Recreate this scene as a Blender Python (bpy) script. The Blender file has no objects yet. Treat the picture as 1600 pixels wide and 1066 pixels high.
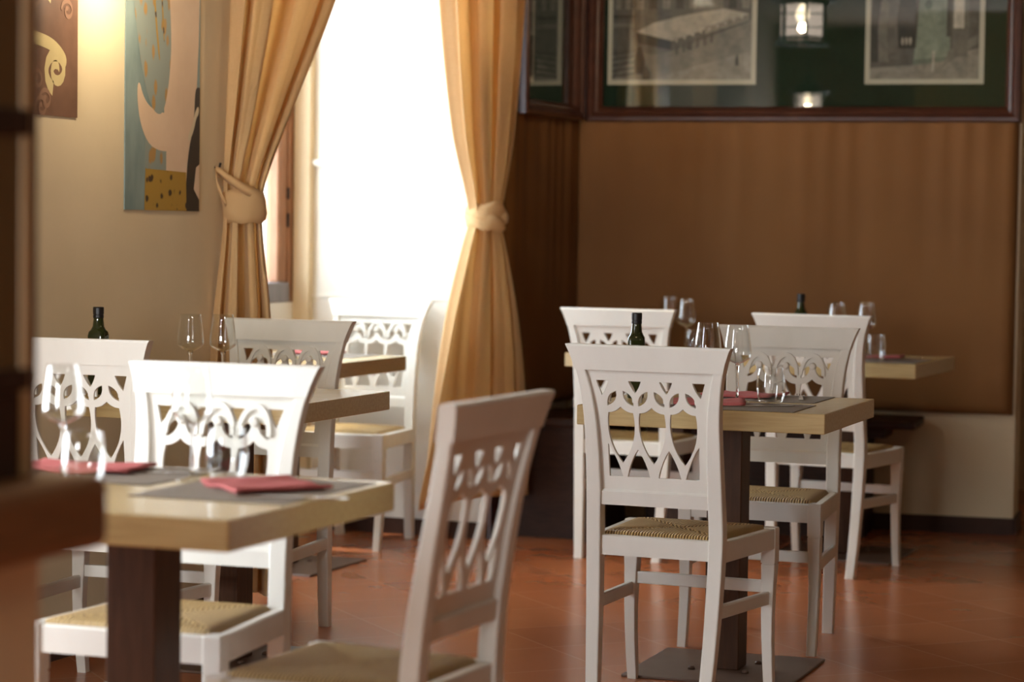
import bpy, bmesh, math, random
from mathutils import Vector, Matrix
random.seed(7)
S = bpy.context.scene
COL = S.collection
PI = math.pi
sin, cos = math.sin, math.cos

# ------------------------------------------------------------------ materials
def _mat(name):
    m = bpy.data.materials.new(name); m.use_nodes = True
    nt = m.node_tree
    b = nt.nodes['Principled BSDF']
    return m, nt, b
def setp(b, **k):
    for n, v in k.items():
        n = n.replace('_', ' ')
        if n in b.inputs:
            if isinstance(v, tuple) and len(v) == 3: v = (*v, 1)
            b.inputs[n].default_value = v
def bump(nt, b, src, strength=.3, dist=.002):
    n = nt.nodes.new('ShaderNodeBump'); n.inputs['Strength'].default_value = strength; n.inputs['Distance'].default_value = dist
    nt.links.new(src, n.inputs['Height']); nt.links.new(n.outputs['Normal'], b.inputs['Normal'])
def coords(nt, kind='Object', scale=(1, 1, 1), rot=(0, 0, 0)):
    t = nt.nodes.new('ShaderNodeTexCoord'); mp = nt.nodes.new('ShaderNodeMapping')
    mp.inputs['Scale'].default_value = scale; mp.inputs['Rotation'].default_value = rot
    nt.links.new(t.outputs[kind], mp.inputs['Vector']); return mp.outputs['Vector']
def noise(nt, vec, scale, detail=4, rough=.55):
    n = nt.nodes.new('ShaderNodeTexNoise'); n.inputs['Scale'].default_value = scale
    n.inputs['Detail'].default_value = detail; n.inputs['Roughness'].default_value = rough
    nt.links.new(vec, n.inputs['Vector']); return n
def ramp(nt, fac, stops):
    r = nt.nodes.new('ShaderNodeValToRGB'); e = r.color_ramp.elements
    e[0].position, e[0].color = stops[0][0], (*stops[0][1], 1)
    e[1].position, e[1].color = stops[-1][0], (*stops[-1][1], 1)
    for p, c in stops[1:-1]:
        x = e.new(p); x.color = (*c, 1)
    nt.links.new(fac, r.inputs['Fac']); return r.outputs['Color']
def noisy(name, c1, c2, scale=20, rough=.5, bump_s=.15, stretch=(1, 1, 1), bd=.002, **k):
    m, nt, b = _mat(name)
    v = coords(nt, 'Object', stretch)
    n = noise(nt, v, scale)
    nt.links.new(ramp(nt, n.outputs['Fac'], [(.3, c1), (.7, c2)]), b.inputs['Base Color'])
    setp(b, Roughness=rough, **k)
    if bump_s: bump(nt, b, n.outputs['Fac'], bump_s, bd)
    return m

M = {}
M['paint'] = noisy('white_paint', (.70, .685, .62), (.76, .745, .68), 9, .38, .04, (1, 1, .3))
M['plaster'] = noisy('cream_plaster', (.70, .59, .42), (.76, .65, .475), 3.5, .85, .0)
m, nt, b = _mat('cream_plaster_fine'); v = coords(nt)
n1 = noise(nt, v, 2.2, 6); n2 = noise(nt, v, 38, 3)
nt.links.new(ramp(nt, n1.outputs['Fac'], [(.3, (.66, .53, .34)), (.7, (.73, .59, .39))]), b.inputs['Base Color'])
setp(b, Roughness=.8); bump(nt, b, n2.outputs['Fac'], .25, .003); M['plaster'] = m
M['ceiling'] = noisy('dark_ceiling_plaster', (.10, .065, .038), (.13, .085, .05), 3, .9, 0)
m, nt, b = _mat('daylit_plaster'); v = coords(nt)  # paler copy of the cream plaster, window light put into its colour
n1 = noise(nt, v, 2.5, 6); n2 = noise(nt, v, 30, 3)
nt.links.new(ramp(nt, n1.outputs['Fac'], [(.3, (.76, .73, .66)), (.7, (.83, .80, .73))]), b.inputs['Base Color'])
setp(b, Roughness=.8); bump(nt, b, n2.outputs['Fac'], .2, .003); M['daylit_plaster'] = m
M['oak'] = noisy('light_oak', (.50, .36, .16), (.60, .45, .215), 7, .24, .03, (1.2, 14, 14))
M['column'] = noisy('dark_walnut', (.050, .021, .009), (.085, .036, .016), 10, .5, .05, (9, 9, .8), Specular_IOR_Level=.25)
M['darkwood'] = noisy('dark_stained_wood', (.028, .011, .006), (.05, .020, .010), 10, .5, .05, (2, 9, 9), Specular_IOR_Level=.2)
M['frame'] = noisy('mahogany_frame', (.055, .017, .009), (.085, .027, .013), 9, .28, .04, (2, 2, 2))
M['counter'] = noisy('brown_counter_wood', (.17, .070, .020), (.22, .092, .028), 7, .4, .04, (2, 2, 12))
M['cabinet'] = noisy('brown_cabinet_wood', (.115, .062, .012), (.15, .082, .018), 5, .35, .03, (3, 3, 1))
M['cabinet_light'] = noisy('pale_cabinet_edge', (.58, .42, .22), (.66, .48, .26), 6, .4, .03, (3, 3, 1))
M['winwood'] = noisy('window_wood', (.24, .105, .045), (.33, .15, .07), 8, .5, .05, (5, 5, 1))
M['greywood'] = noisy('grey_weathered_wood', (.17, .16, .17), (.24, .225, .235), 8, .6, .05, (5, 5, 1))
M['baseplate'] = noisy('brown_metal', (.105, .062, .042), (.13, .08, .055), 12, .42, .02)
M['iron'] = noisy('black_iron', (.018, .011, .012), (.03, .019, .019), 25, .45, .1, Metallic=.5)
M['steel'] = noisy('cutlery_steel', (.62, .60, .57), (.70, .68, .65), 12, .14, .0, Metallic=1.0)
M['skirting'] = noisy('brown_skirting', (.045, .020, .013), (.065, .030, .018), 6, .6, .02, Specular_IOR_Level=.2)
M['napkin'] = noisy('rose_napkin', (.48, .115, .11), (.54, .14, .13), 60, .8, .2)
M['mat'] = noisy('taupe_placemat', (.19, .155, .125), (.25, .21, .17), 120, .6, .3)
M['matblack'] = noisy('black_cap', (.006, .005, .005), (.012, .010, .010), 30, .4, .0)
M['pad'] = None
m, nt, b = _mat('brown_upholstery')
v = coords(nt, 'Object', (1, 1, .06)); n1 = noise(nt, v, 9, 3)
v2 = coords(nt, 'Object', (1, 1, 1)); n2 = noise(nt, v2, 220, 2); n3 = noise(nt, v2, 1.3, 3)
nt.links.new(ramp(nt, n3.outputs['Fac'], [(.3, (.20, .082, .019)), (.7, (.25, .106, .026))]), b.inputs['Base Color'])
setp(b, Roughness=.8)
ad = nt.nodes.new('ShaderNodeMath'); ad.operation = 'MULTIPLY_ADD'; ad.inputs[1].default_value = .12
nt.links.new(n2.outputs['Fac'], ad.inputs[0]); nt.links.new(n1.outputs['Fac'], ad.inputs[2])
bump(nt, b, ad.outputs[0], .28, .012); M['pad'] = m
# terracotta floor laid on the diagonal
m, nt, b = _mat('terracotta_tiles')
v = coords(nt, 'Object', (1, 1, 1), (0, 0, PI/4))
br = nt.nodes.new('ShaderNodeTexBrick'); br.offset = 0; br.squash = 1
br.inputs['Scale'].default_value = 1; br.inputs['Brick Width'].default_value = .36; br.inputs['Row Height'].default_value = .36
br.inputs['Mortar Size'].default_value = .003; br.inputs['Mortar Smooth'].default_value = .3; br.inputs['Bias'].default_value = 0
br.inputs['Color1'].default_value = (.45, .152, .058, 1); br.inputs['Color2'].default_value = (.395, .128, .050, 1); br.inputs['Mortar'].default_value = (.50, .21, .10, 1)
nt.links.new(v, br.inputs['Vector'])
n1 = noise(nt, coords(nt), 5, 5); mx = nt.nodes.new('ShaderNodeMix'); mx.data_type = 'RGBA'; mx.blend_type = 'MULTIPLY'
mx.inputs[0].default_value = .22
nt.links.new(br.outputs['Color'], mx.inputs[6]); nt.links.new(ramp(nt, n1.outputs['Fac'], [(.25, (.72, .70, .68)), (.75, (1, 1, 1))]), mx.inputs[7])
nt.links.new(mx.outputs[2], b.inputs['Base Color'])
n2 = noise(nt, coords(nt), 3, 4)
nt.links.new(ramp(nt, n2.outputs['Fac'], [(.3, (.20, .20, .20)), (.7, (.27, .27, .27))]), b.inputs['Roughness'])
M['floor'] = m
# woven rush, strands follow the uv u axis (metres)
m, nt, b = _mat('woven_rush')
tc = nt.nodes.new('ShaderNodeTexCoord'); mp = nt.nodes.new('ShaderNodeMapping'); mp.inputs['Scale'].default_value = (1, .15, 1)
nt.links.new(tc.outputs['UV'], mp.inputs['Vector'])
w = nt.nodes.new('ShaderNodeTexWave'); w.wave_type = 'BANDS'; w.bands_direction = 'X'; w.inputs['Scale'].default_value = 38
w.inputs['Distortion'].default_value = 1.6; w.inputs['Detail'].default_value = 3; w.inputs['Detail Scale'].default_value = 2
nt.links.new(mp.outputs['Vector'], w.inputs['Vector'])
nn = noise(nt, mp.outputs['Vector'], 70, 3)
nt.links.new(ramp(nt, w.outputs['Fac'], [(.0, (.13, .068, .02)), (.45, (.43, .28, .095)), (1, (.70, .49, .21))]), b.inputs['Base Color'])
setp(b, Roughness=.6); bump(nt, b, w.outputs['Fac'], .7, .006); M['rush'] = m
# curtain cloth, part of the light passes through
m, nt, b = _mat('golden_curtain_cloth')
v = coords(nt, 'Object', (1, 1, 1)); n1 = noise(nt, coords(nt, 'UV', (260, 30, 1)), 1, 3); n2 = noise(nt, coords(nt, 'UV', (30, 420, 1)), 1, 3)
ad = nt.nodes.new('ShaderNodeMath'); ad.operation = 'ADD'
nt.links.new(n1.outputs['Fac'], ad.inputs[0]); nt.links.new(n2.outputs['Fac'], ad.inputs[1])
hf = nt.nodes.new('ShaderNodeMath'); hf.operation = 'MULTIPLY'; hf.inputs[1].default_value = .5; nt.links.new(ad.outputs[0], hf.inputs[0])
cc = ramp(nt, hf.outputs[0], [(.35, (.62, .400, .185)), (.65, (.72, .49, .25))])
nt.links.new(cc, b.inputs['Base Color']); setp(b, Roughness=.8, Sheen_Weight=.1); bump(nt, b, hf.outputs[0], .25, .004)
tr = nt.nodes.new('ShaderNodeBsdfTranslucent'); tr.inputs['Color'].default_value = (.85, .64, .36, 1)
mix = nt.nodes.new('ShaderNodeMixShader'); mix.inputs[0].default_value = .36
out = nt.nodes['Material Output']
nt.links.new(b.outputs[0], mix.inputs[1]); nt.links.new(tr.outputs[0], mix.inputs[2]); nt.links.new(mix.outputs[0], out.inputs['Surface']); M['curtain'] = m
def thin_glass(name, tint, refl=1.0, ior=.045):
    m = bpy.data.materials.new(name); m.use_nodes = True; nt = m.node_tree; nt.nodes.clear()
    o = nt.nodes.new('ShaderNodeOutputMaterial'); t = nt.nodes.new('ShaderNodeBsdfTransparent'); t.inputs['Color'].default_value = (*tint, 1)
    g = nt.nodes.new('ShaderNodeBsdfGlossy'); g.inputs['Roughness'].default_value = .01; g.inputs['Color'].default_value = (1, 1, 1, 1)
    f = nt.nodes.new('ShaderNodeLayerWeight'); f.inputs['Blend'].default_value = .5      # facing term, the same from both sides of the sheet
    p = nt.nodes.new('ShaderNodeMath'); p.operation = 'POWER'; p.inputs[1].default_value = 3.0; nt.links.new(f.outputs['Facing'], p.inputs[0])
    k = nt.nodes.new('ShaderNodeMath'); k.operation = 'MULTIPLY_ADD'; k.inputs[1].default_value = .85*refl; k.inputs[2].default_value = ior; k.use_clamp = True
    x = nt.nodes.new('ShaderNodeMixShader'); nt.links.new(p.outputs[0], k.inputs[0]); nt.links.new(k.outputs[0], x.inputs[0])
    nt.links.new(t.outputs[0], x.inputs[1]); nt.links.new(g.outputs[0], x.inputs[2]); nt.links.new(x.outputs[0], o.inputs['Surface'])
    return m
M['thin'] = thin_glass('clear_thin_glass', (.97, .975, .97), .9, .05)
M['pane'] = thin_glass('display_glass', (.93, .96, .94), 1.0, .045)
M['winpane'] = thin_glass('window_glass', (.97, .98, .98), .8, .05)
m, nt, b = _mat('solid_glass'); setp(b, Base_Color=(1, 1, 1), Roughness=.0, IOR=1.5, Transmission_Weight=1.0); M['glass'] = m
m, nt, b = _mat('dark_green_glass'); setp(b, Base_Color=(.020, .026, .006), Roughness=.06, IOR=1.5); 
setp(b, Specular_IOR_Level=.6); M['bottle'] = m
m = bpy.data.materials.new('ribbed_lantern_glass'); m.use_nodes = True; nt = m.node_tree; nt.nodes.clear()
o_ = nt.nodes.new('ShaderNodeOutputMaterial'); t_ = nt.nodes.new('ShaderNodeBsdfTransparent'); l_ = nt.nodes.new('ShaderNodeEmission'); x_ = nt.nodes.new('ShaderNodeMixShader')
l_.inputs['Color'].default_value = (1, .80, .66, 1); l_.inputs['Strength'].default_value = 4.5; x_.inputs[0].default_value = .5  # glass emits by itself, standing in for the bulb's light on it
nt.links.new(t_.outputs[0], x_.inputs[1]); nt.links.new(l_.outputs[0], x_.inputs[2]); nt.links.new(x_.outputs[0], o_.inputs['Surface']); M['lantern_glass'] = m
M['felt'] = noisy('green_black_backing', (.006, .020, .009), (.010, .028, .013), 60, .9, .1)
M['border'] = noisy('photo_paper', (.62, .52, .42), (.68, .57, .46), 12, .5, 0)
def emis(name, c, s):
    m = bpy.data.materials.new(name); m.use_nodes = True; nt = m.node_tree; b = nt.nodes['Principled BSDF']
    setp(b, Base_Color=c, Emission_Color=c, Emission_Strength=s); return m
M['bulb'] = emis('lit_bulb', (1, .80, .52), 28)

# ------------------------------------------------------------------ helpers
def link(name, bm, mat, parent=None, smooth=False, kind=None):
    me = bpy.data.meshes.new(name)
    bmesh.ops.recalc_face_normals(bm, faces=bm.faces[:])
    if smooth:
        for f in bm.faces: f.smooth = True
    bm.to_mesh(me); bm.free()
    mats = mat if isinstance(mat, (list, tuple)) else [mat]
    for x in mats: me.materials.append(x)
    o = bpy.data.objects.new(name, me); COL.objects.link(o)
    if parent: o.parent = parent
    if kind: o['kind'] = kind
    return o
def tag(o, label, cat, group=None):
    o['label'] = label; o['category'] = cat
    if group: o['group'] = group
    return o
def empty(name, loc, rz=0, label=None, cat=None, group=None):
    o = bpy.data.objects.new(name, None); COL.objects.link(o); o.empty_display_size = .1
    o.location = loc; o.rotation_euler = (0, 0, rz)
    if label: tag(o, label, cat, group)
    return o
def box(bm, x0, x1, y0, y1, z0, z1, bev=0, mi=0, mat=None):
    r = bmesh.ops.create_cube(bm, size=1)
    vs = r['verts']
    for v in vs:
        v.co = Vector((x0+(v.co.x+.5)*(x1-x0), y0+(v.co.y+.5)*(y1-y0), z0+(v.co.z+.5)*(z1-z0)))
    fs = list({f for v in vs for f in v.link_faces})
    for f in fs: f.material_index = mi
    if bev:
        es = list({e for v in vs for e in v.link_edges})
        r2 = bmesh.ops.bevel(bm, geom=es, offset=bev, segments=2, affect='EDGES', profile=.5)
        for f in r2['faces']: f.material_index = mi
        vs = list({v for f in r2['faces'] for v in f.verts} | {v for v in vs if v.is_valid})
    if mat is not None:
        for v in vs: v.co = mat @ v.co
    return vs
def bxo(name, dims, mat, parent=None, bev=0, kind=None):
    bm = bmesh.new(); box(bm, *dims, bev=bev); return link(name, bm, mat, parent, kind=kind)
def loft(bm, rings, cap=True, closed=True, mi=0):
    R = [[bm.verts.new(p) for p in r] for r in rings]
    n = len(R[0])
    for a, b in zip(R, R[1:]):
        for i in range(n if closed else n-1):
            f = bm.faces.new((a[i], a[(i+1) % n], b[(i+1) % n], b[i])); f.material_index = mi
    if cap and closed:
        bm.faces.new(R[0][::-1]).material_index = mi; bm.faces.new(R[-1]).material_index = mi
    return R
def rrect(cx, cy, w, d, r=.004):
    pts = []
    for sx, sy, a0 in ((1, 1, 0), (-1, 1, PI/2), (-1, -1, PI), (1, -1, 1.5*PI)):
        for k in range(3):
            a = a0+k*PI/4
            pts.append((cx+sx*(w/2-r)+r*cos(a), cy+sy*(d/2-r)+r*sin(a)))
    return pts
def lathe(bm, prof, seg=28, cx=0, cy=0, cz=0, closed_ends=False, mi=0):
    R = []
    for r, z in prof:
        if r < 1e-6: R.append([bm.verts.new((cx, cy, cz+z))])
        else: R.append([bm.verts.new((cx+r*cos(2*PI*i/seg), cy+r*sin(2*PI*i/seg), cz+z)) for i in range(seg)])
    for a, b in zip(R, R[1:]):
        for i in range(seg):
            j = (i+1) % seg
            if len(a) == 1 and len(b) == 1: continue
            if len(a) == 1: f = bm.faces.new((a[0], b[i], b[j]))
            elif len(b) == 1: f = bm.faces.new((a[i], a[j], b[0]))
            else: f = bm.faces.new((a[i], a[j], b[j], b[i]))
            f.material_index = mi
    return R
def tube(bm, pts, r, seg=8, mi=0):
    pts = [Vector(p) for p in pts]; rings = []
    up = Vector((0, 0, 1))
    for i, p in enumerate(pts):
        t = (pts[min(i+1, len(pts)-1)]-pts[max(i-1, 0)]).normalized()
        a = t.cross(up)
        if a.length < 1e-3: a = t.cross(Vector((1, 0, 0)))
        a.normalize(); b = t.cross(a)
        rr = r[i] if isinstance(r, (list, tuple)) else r
        rings.append([p+(a*cos(2*PI*k/seg)+b*sin(2*PI*k/seg))*rr for k in range(seg)])
    loft(bm, rings, mi=mi)
def interp(tab, z):
    for (z0, v0), (z1, v1) in zip(tab, tab[1:]):
        if z <= z1:
            t = (z-z0)/(z1-z0); return v0+(v1-v0)*t
    return tab[-1][1]
def smooth_interp(tab, z):
    # catmull-rom over the table
    n = len(tab)
    if z <= tab[0][0]: return tab[0][1]
    if z >= tab[-1][0]: return tab[-1][1]
    for i in range(n-1):
        if z <= tab[i+1][0]: break
    z0, v0 = tab[i]; z1, v1 = tab[i+1]; h = z1-z0; t = (z-z0)/h
    ma = (v1-tab[i-1][1])/(z1-tab[i-1][0]) if i > 0 else (v1-v0)/h
    mb = (tab[i+2][1]-v0)/(tab[i+2][0]-z0) if i+2 < n else (v1-v0)/h
    return (2*t**3-3*t*t+1)*v0+(t**3-2*t*t+t)*h*ma+(-2*t**3+3*t*t)*v1+(t**3-t*t)*h*mb
def children(o, allobs): return [c for c in allobs if c.parent is o]
def dup(root, loc, rz, label, group=None):
    allobs = list(COL.objects)
    r = root.copy(); COL.objects.link(r); r.location = loc; r.rotation_euler = (0, 0, rz); r['label'] = label
    if group: r['group'] = group
    for ch in children(root, allobs):
        c = ch.copy(); COL.objects.link(c); c.parent = r
        for g in children(ch, allobs):
            d = g.copy(); COL.objects.link(d); d.parent = c
    return r

# ------------------------------------------------------------------ room shell
WX = -3.82            # plaster wall on the left
AX = -4.57            # window wall at the back of the deep window recess
CR = Vector((-3.623, 10.479, 0)); BA = .085   # corner behind the bench and the back wall's angle
WM = Matrix.Translation(CR) @ Matrix.Rotation(BA, 4, 'Z')   # along-wall frame of the back wall
def struct(name, boxes, mat, mats=None, mtx=None):
    bm = bmesh.new()
    for d in boxes: box(bm, *d, mat=mtx)
    return link(name, bm, mat, kind='structure')
struct('floor', [(-5.2, 3.2, -2.8, 13.0, -.12, 0)], M['floor'])
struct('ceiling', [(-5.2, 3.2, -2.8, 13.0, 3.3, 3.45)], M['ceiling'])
# left wall with a second, nearer window opening outside the picture
struct('wall_left', [(-4.15, WX, 4.5, 7.45, 0, 3.3), (-4.15, WX, 3.0, 4.5, 0, .55), (-4.15, WX, 3.0, 4.5, 3.0, 3.3)], M['plaster'])
struct('wall_left_near', [(-4.15, WX, -2.8, 3.0, 0, 3.3)], M['ceiling'])  # unseen stretch, darkened so the display glass mirrors less haze
# window recess: wall below, above and beside the window, and the far reveal
struct('wall_window_recess', [(-4.85, AX, 7.45, 9.5, 0, .98), (-4.85, AX, 7.45, 9.5, 2.78, 3.3), (-4.85, AX, 7.45, 7.72, .98, 2.78), (AX, WX, 7.45, 9.5, 2.95, 3.3)], M['daylit_plaster'])
struct('wall_left_reveal', [(-4.85, -3.685, 9.5, 10.9, 0, 3.3)], M['daylit_plaster'])
struct('trim_1', [(AX, -3.70, 9.476, 9.5, 1.570, 1.592), (AX, -3.70, 9.488, 9.5, 1.560, 1.570)], M['daylit_plaster'])
struct('trim_2', [(AX, -4.497, 9.455, 9.5, 0, 2.9)], M['plaster'])
struct('trim_3', [(-4.497, -3.70, 9.492, 9.5, 1.0, 1.012)], M['daylit_plaster'])
struct('wall_back', [(-.4, 1.965, .03, .35, 0, 3.3)], M['plaster'], mtx=WM)
struct('wall_far', [(-2.2, 3.2, 12.6, 12.8, 0, 3.3), (-2.2, -2.0, 10.9, 12.6, 0, 3.3)], M['plaster'])
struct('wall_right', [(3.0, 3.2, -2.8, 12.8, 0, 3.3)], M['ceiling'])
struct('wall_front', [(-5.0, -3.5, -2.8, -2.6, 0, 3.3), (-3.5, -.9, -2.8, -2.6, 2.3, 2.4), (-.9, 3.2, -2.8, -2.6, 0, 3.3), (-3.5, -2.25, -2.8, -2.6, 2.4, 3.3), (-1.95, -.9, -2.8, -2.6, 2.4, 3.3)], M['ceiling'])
struct('baseboard_back', [(1.2, 1.972, .016, .03, 0, .072), (1.965, 1.979, .016, .35, 0, .072)], M['skirting'], mtx=WM)
struct('baseboard_recess', [(AX, -3.68, 9.486, 9.5, 0, .068)], M['skirting'])
struct('baseboard_left', [(WX, WX+.014, 5.15, 7.45, 0, .07)], M['skirting'])

struct('trim_4', [(-3.685, -3.66, 9.5, 9.66, 0.0, 3.3)], M['frame'])
# window in the recess
wf = bmesh.new()
X0, X1 = -4.66, -4.575
box(wf, X0, X1, 9.415, 9.5, .98, 2.78, bev=.006); box(wf, X0, X1, 7.72, 7.80, .98, 2.78, bev=.006)
box(wf, X0, X1, 7.80, 9.415, 2.70, 2.78, bev=.006)
win = link('window_1', wf, M['winwood'], kind='structure')
sm = bmesh.new(); box(sm, X0, X1+.01, 7.80, 9.415, .98, 1.065, bev=.006)
link('window_rail', sm, M['greywood'], win)
for y0, y1 in ((9.33, 9.413), (8.56, 8.62), (7.80, 7.87)):
    b_ = bmesh.new(); box(b_, X0+.015, X1-.005, y0, y1, 1.065, 2.70, bev=.008); link('window_stile', b_, M['greywood'] if y0 < 9 else M['winwood'], win)
b_ = bmesh.new(); box(b_, X1-.006, X1+.006, 9.405, 9.418, 1.30, 1.36, bev=.003); box(b_, X1-.006, X1+.006, 9.405, 9.418, 1.42, 1.47, bev=.003); link('window_hinge', b_, M['iron'], win)
for y0, y1 in ((8.62, 9.33), (7.87, 8.56)):
    link('window_pane', (lambda q: (box(q, -4.622, -4.616, y0, y1, 1.065, 2.70), q)[1])(bmesh.new()), M['winpane'], win)

# upholstered wall panels
def pad_panel(name, L, z0, z1, mtx, label, t=.055, round_end=(1, 1)):
    bm = bmesh.new(); nx, nz = 150, 24
    prof = []
    def dep(u, z):
        e = min(z-z0, z1-z+.05, u if round_end[0] else 9, L-u if round_end[1] else 9); r = .045
        d = t if e > r else t*math.sqrt(max(0, 1-((r-e)/r)**2))
        k = max(0, (z-z0)/(z1-z0))
        return d+(.0045*k*k*sin(u*52+1.3*sin(u*11))+.004*k*sin(u*19+.6*sin(u*9)))*(1 if e > .02 else 0)
    us = [0, .004, .012, .025, .045]+[.045+(L-.09)*i/nx for i in range(1, nx)]+[L-.045, L-.025, L-.012, L-.004, L]
    zs = [z0, z0+.004, z0+.012, z0+.025, z0+.045]+[z0+.045+(z1-z0-.09)*i/nz for i in range(1, nz)]+[z1-.045, z1-.02, z1]
    G = [[bm.verts.new(mtx @ Vector((u, .028-dep(u, z), z))) for u in us] for z in zs]
    for a, b in zip(G, G[1:]):
        for i in range(len(us)-1): bm.faces.new((a[i], a[i+1], b[i+1], b[i]))
    back = [bm.verts.new(mtx @ Vector((u, .0295, z))) for u, z in ((0, z0), (L, z0), (L, z1), (0, z1))]
    bm.faces.new(back)
    o = link(name, bm, M['pad'], smooth=True); tag(o, label, 'wall panel'); return o
pad_panel('upholstered_wall_panel', 1.955, .525, 1.80, WM, 'wide brown fabric wall panel behind the bench on the back wall', round_end=(0, 1))
LM = Matrix.Translation((-3.652, 9.60, 0)) @ Matrix.Rotation(PI/2, 4, 'Z')
pad_panel('upholstered_wall_panel', .873, .525, 1.80, LM, 'narrow brown fabric wall panel in the corner beside the right-hand curtain', round_end=(1, 0))

# ------------------------------------------------------------------ glazed picture displays
def photo(parent, u0, u1, z0, z1, mtx, polys, y=-.004):
    """a print with a pale border; polys in 0..1 across the picture area, each (grey, points)"""
    bm = bmesh.new(); box(bm, u0, u1, y, y+.003, z0, z1, mat=mtx)
    p = link('photograph', bm, M['border'], parent)
    bd = .022; a0, a1, b0, b1 = u0+bd, u1-bd, z0+bd, z1-bd
    bm = bmesh.new(); mats = []; idx = {}
    for k, (g, pts) in enumerate(polys):
        key = g
        if key not in idx:
            gg = g if isinstance(g, tuple) else (2.6*g**1.25, 2.15*g**1.25, 1.85*g**1.25)
            idx[key] = len(mats)
            lo = tuple(x*.62 for x in gg); hi = tuple(min(1, x*1.12) for x in gg)
            nm = 'print_tone'
            if key not in TONES: TONES[key] = noisy(nm, lo, hi, 26, .6, 0)
            mats.append(TONES[key])
        f = bm.faces.new([bm.verts.new(mtx @ Vector((a0+(a1-a0)*x, y-.0004-.00012*k, b0+(b1-b0)*z))) for x, z in pts])
        f.material_index = idx[key]
    link('print', bm, mats, p)
    return p
TONES = {}
def rect(g, x0, x1, z0, z1): return (g, [(x0, z0), (x1, z0), (x1, z1), (x0, z1)])
def blob(g, cx, cz, rx, rz, n=10): return (g, [(cx+rx*cos(2*PI*i/n), cz+rz*sin(2*PI*i/n)) for i in range(n)])
def figure(g, x, z, h, w):
    return [(g, [(x-w*.5, z), (x+w*.5, z), (x+w*.62, z+h*.45), (x+w*.35, z+h*.8), (x-w*.35, z+h*.8), (x-w*.6, z+h*.45)]), blob(g, x, z+h*.88, w*.27, h*.12)]
market = [rect(.11, 0, 1, 0, 1), (.17, [(0, 0), (1, 0), (1, .52), (.7, .38), (.35, .22), (.18, .24)]), (.22, [(.3, 0), (1, 0), (1, .25), (.55, .10)])]
for i in range(9):
    market += [rect(.055 if i % 2 else .19, .17+i*.095, .225+i*.095, .62, 1), rect(.03, .185+i*.095, .205+i*.095, .70, .80), rect(.03, .185+i*.095, .205+i*.095, .86, .95)]
market += [rect(.08, 0, .16, .22, 1), rect(.16, .02, .06, .62, .78), rect(.16, .09, .13, .62, .78), rect(.03, 0, .16, .54, .57), rect(.13, 0, .16, .46, .5),
    (.33, [(.17, .42), (.43, .34), (.98, .57), (.80, .62), (.50, .56), (.30, .50)]), (.025, [(.17, .42), (.43, .34), (.43, .26), (.19, .32)]),
    (.09, [(.43, .34), (.98, .57), (.98, .50), (.43, .25)]), (.20, [(.67, .46), (.98, .57), (.98, .51), (.67, .40)])]
for i in range(9): market += [(.36, [(.45+i*.058, .345+i*.025), (.475+i*.058, .356+i*.025), (.47+i*.058, .325+i*.025)])]
for i in range(6): market += [rect(.05, .46+i*.05, .475+i*.05, .22+i*.02, .30+i*.022)]
for i in range(5): market += [(.04, [(.0, .02+i*.05), (.17, .05+i*.05), (.17, .065+i*.05), (.0, .035+i*.05)])]
market += figure(.03, .20, .05, .24, .07)+figure(.05, .25, .0, .12, .05)+figure(.06, .55, .26, .1, .02)+figure(.04, .9, .12, .1, .02)
tram_and_glare = [rect(.10, 0, 1, 0, 1), (.20, [(0, 0), (1, 0), (1, .22), (.4, .10), (0, .08)]), rect(.15, .0, .14, .62, 1), rect(.28, .02, .12, .7, .86), rect(.05, .2, .34, .55, 1),
    rect(.14, .3, .47, .72, 1), ((.30, .32, .26), [(.40, .10), (.74, .13), (.71, .74), (.47, .74)]), ((.33, .34, .28), [(.46, .72), (.70, .72), (.69, 1), (.47, 1)]),  # greenish tones put the window's mirror image into the print
    ((.11, .12, .10), [(.52, .75), (.65, .75), (.645, 1), (.525, 1)]), blob((.13, .16, .12), .53, .53, .035, .035), ((.20, .21, .17), [(.40, .10), (.74, .13), (.74, .16), (.41, .14)]),
    rect(.08, .78, 1, .55, .85), (.15, [(.66, .08), (1, .26), (1, .32), (.72, .20)]), rect(.06, .70, .74, .30, .9)]
tram_and_glare += figure(.05, .06, .12, .62, .10)+figure(.15, .13, .12, .55, .10)+figure(.12, .22, .14, .58, .11)+figure(.04, .34, .22, .52, .16)+figure(.13, .83, .16, .66, .13)
tram_and_glare += [rect(.36, .765, .86, .36, .62), blob(.36, .84, .80, .045, .05), blob(.06, .84, .84, .03, .03), (.30, [(.57, .05), (.59, .05), (.60, .2), (.575, .2)])]
for i in range(3): tram_and_glare += [blob(.33, .30+i*.035, .27, .012, .03)]
palace = [rect(.08, 0, 1, 0, 1), rect(.12, 0, 1, .55, 1), rect(.04, 0, 1, .5, .53), rect(.10, 0, 1, .40, .5)]
for i in range(10): palace += [rect(.03, .04+i*.1, .09+i*.1, .64, .86), rect(.05, .03+i*.1, .08+i*.1, .08, .38)]
palace += [(.13, [(0, 0), (1, 0), (1, .09), (0, .05)])]

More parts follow.
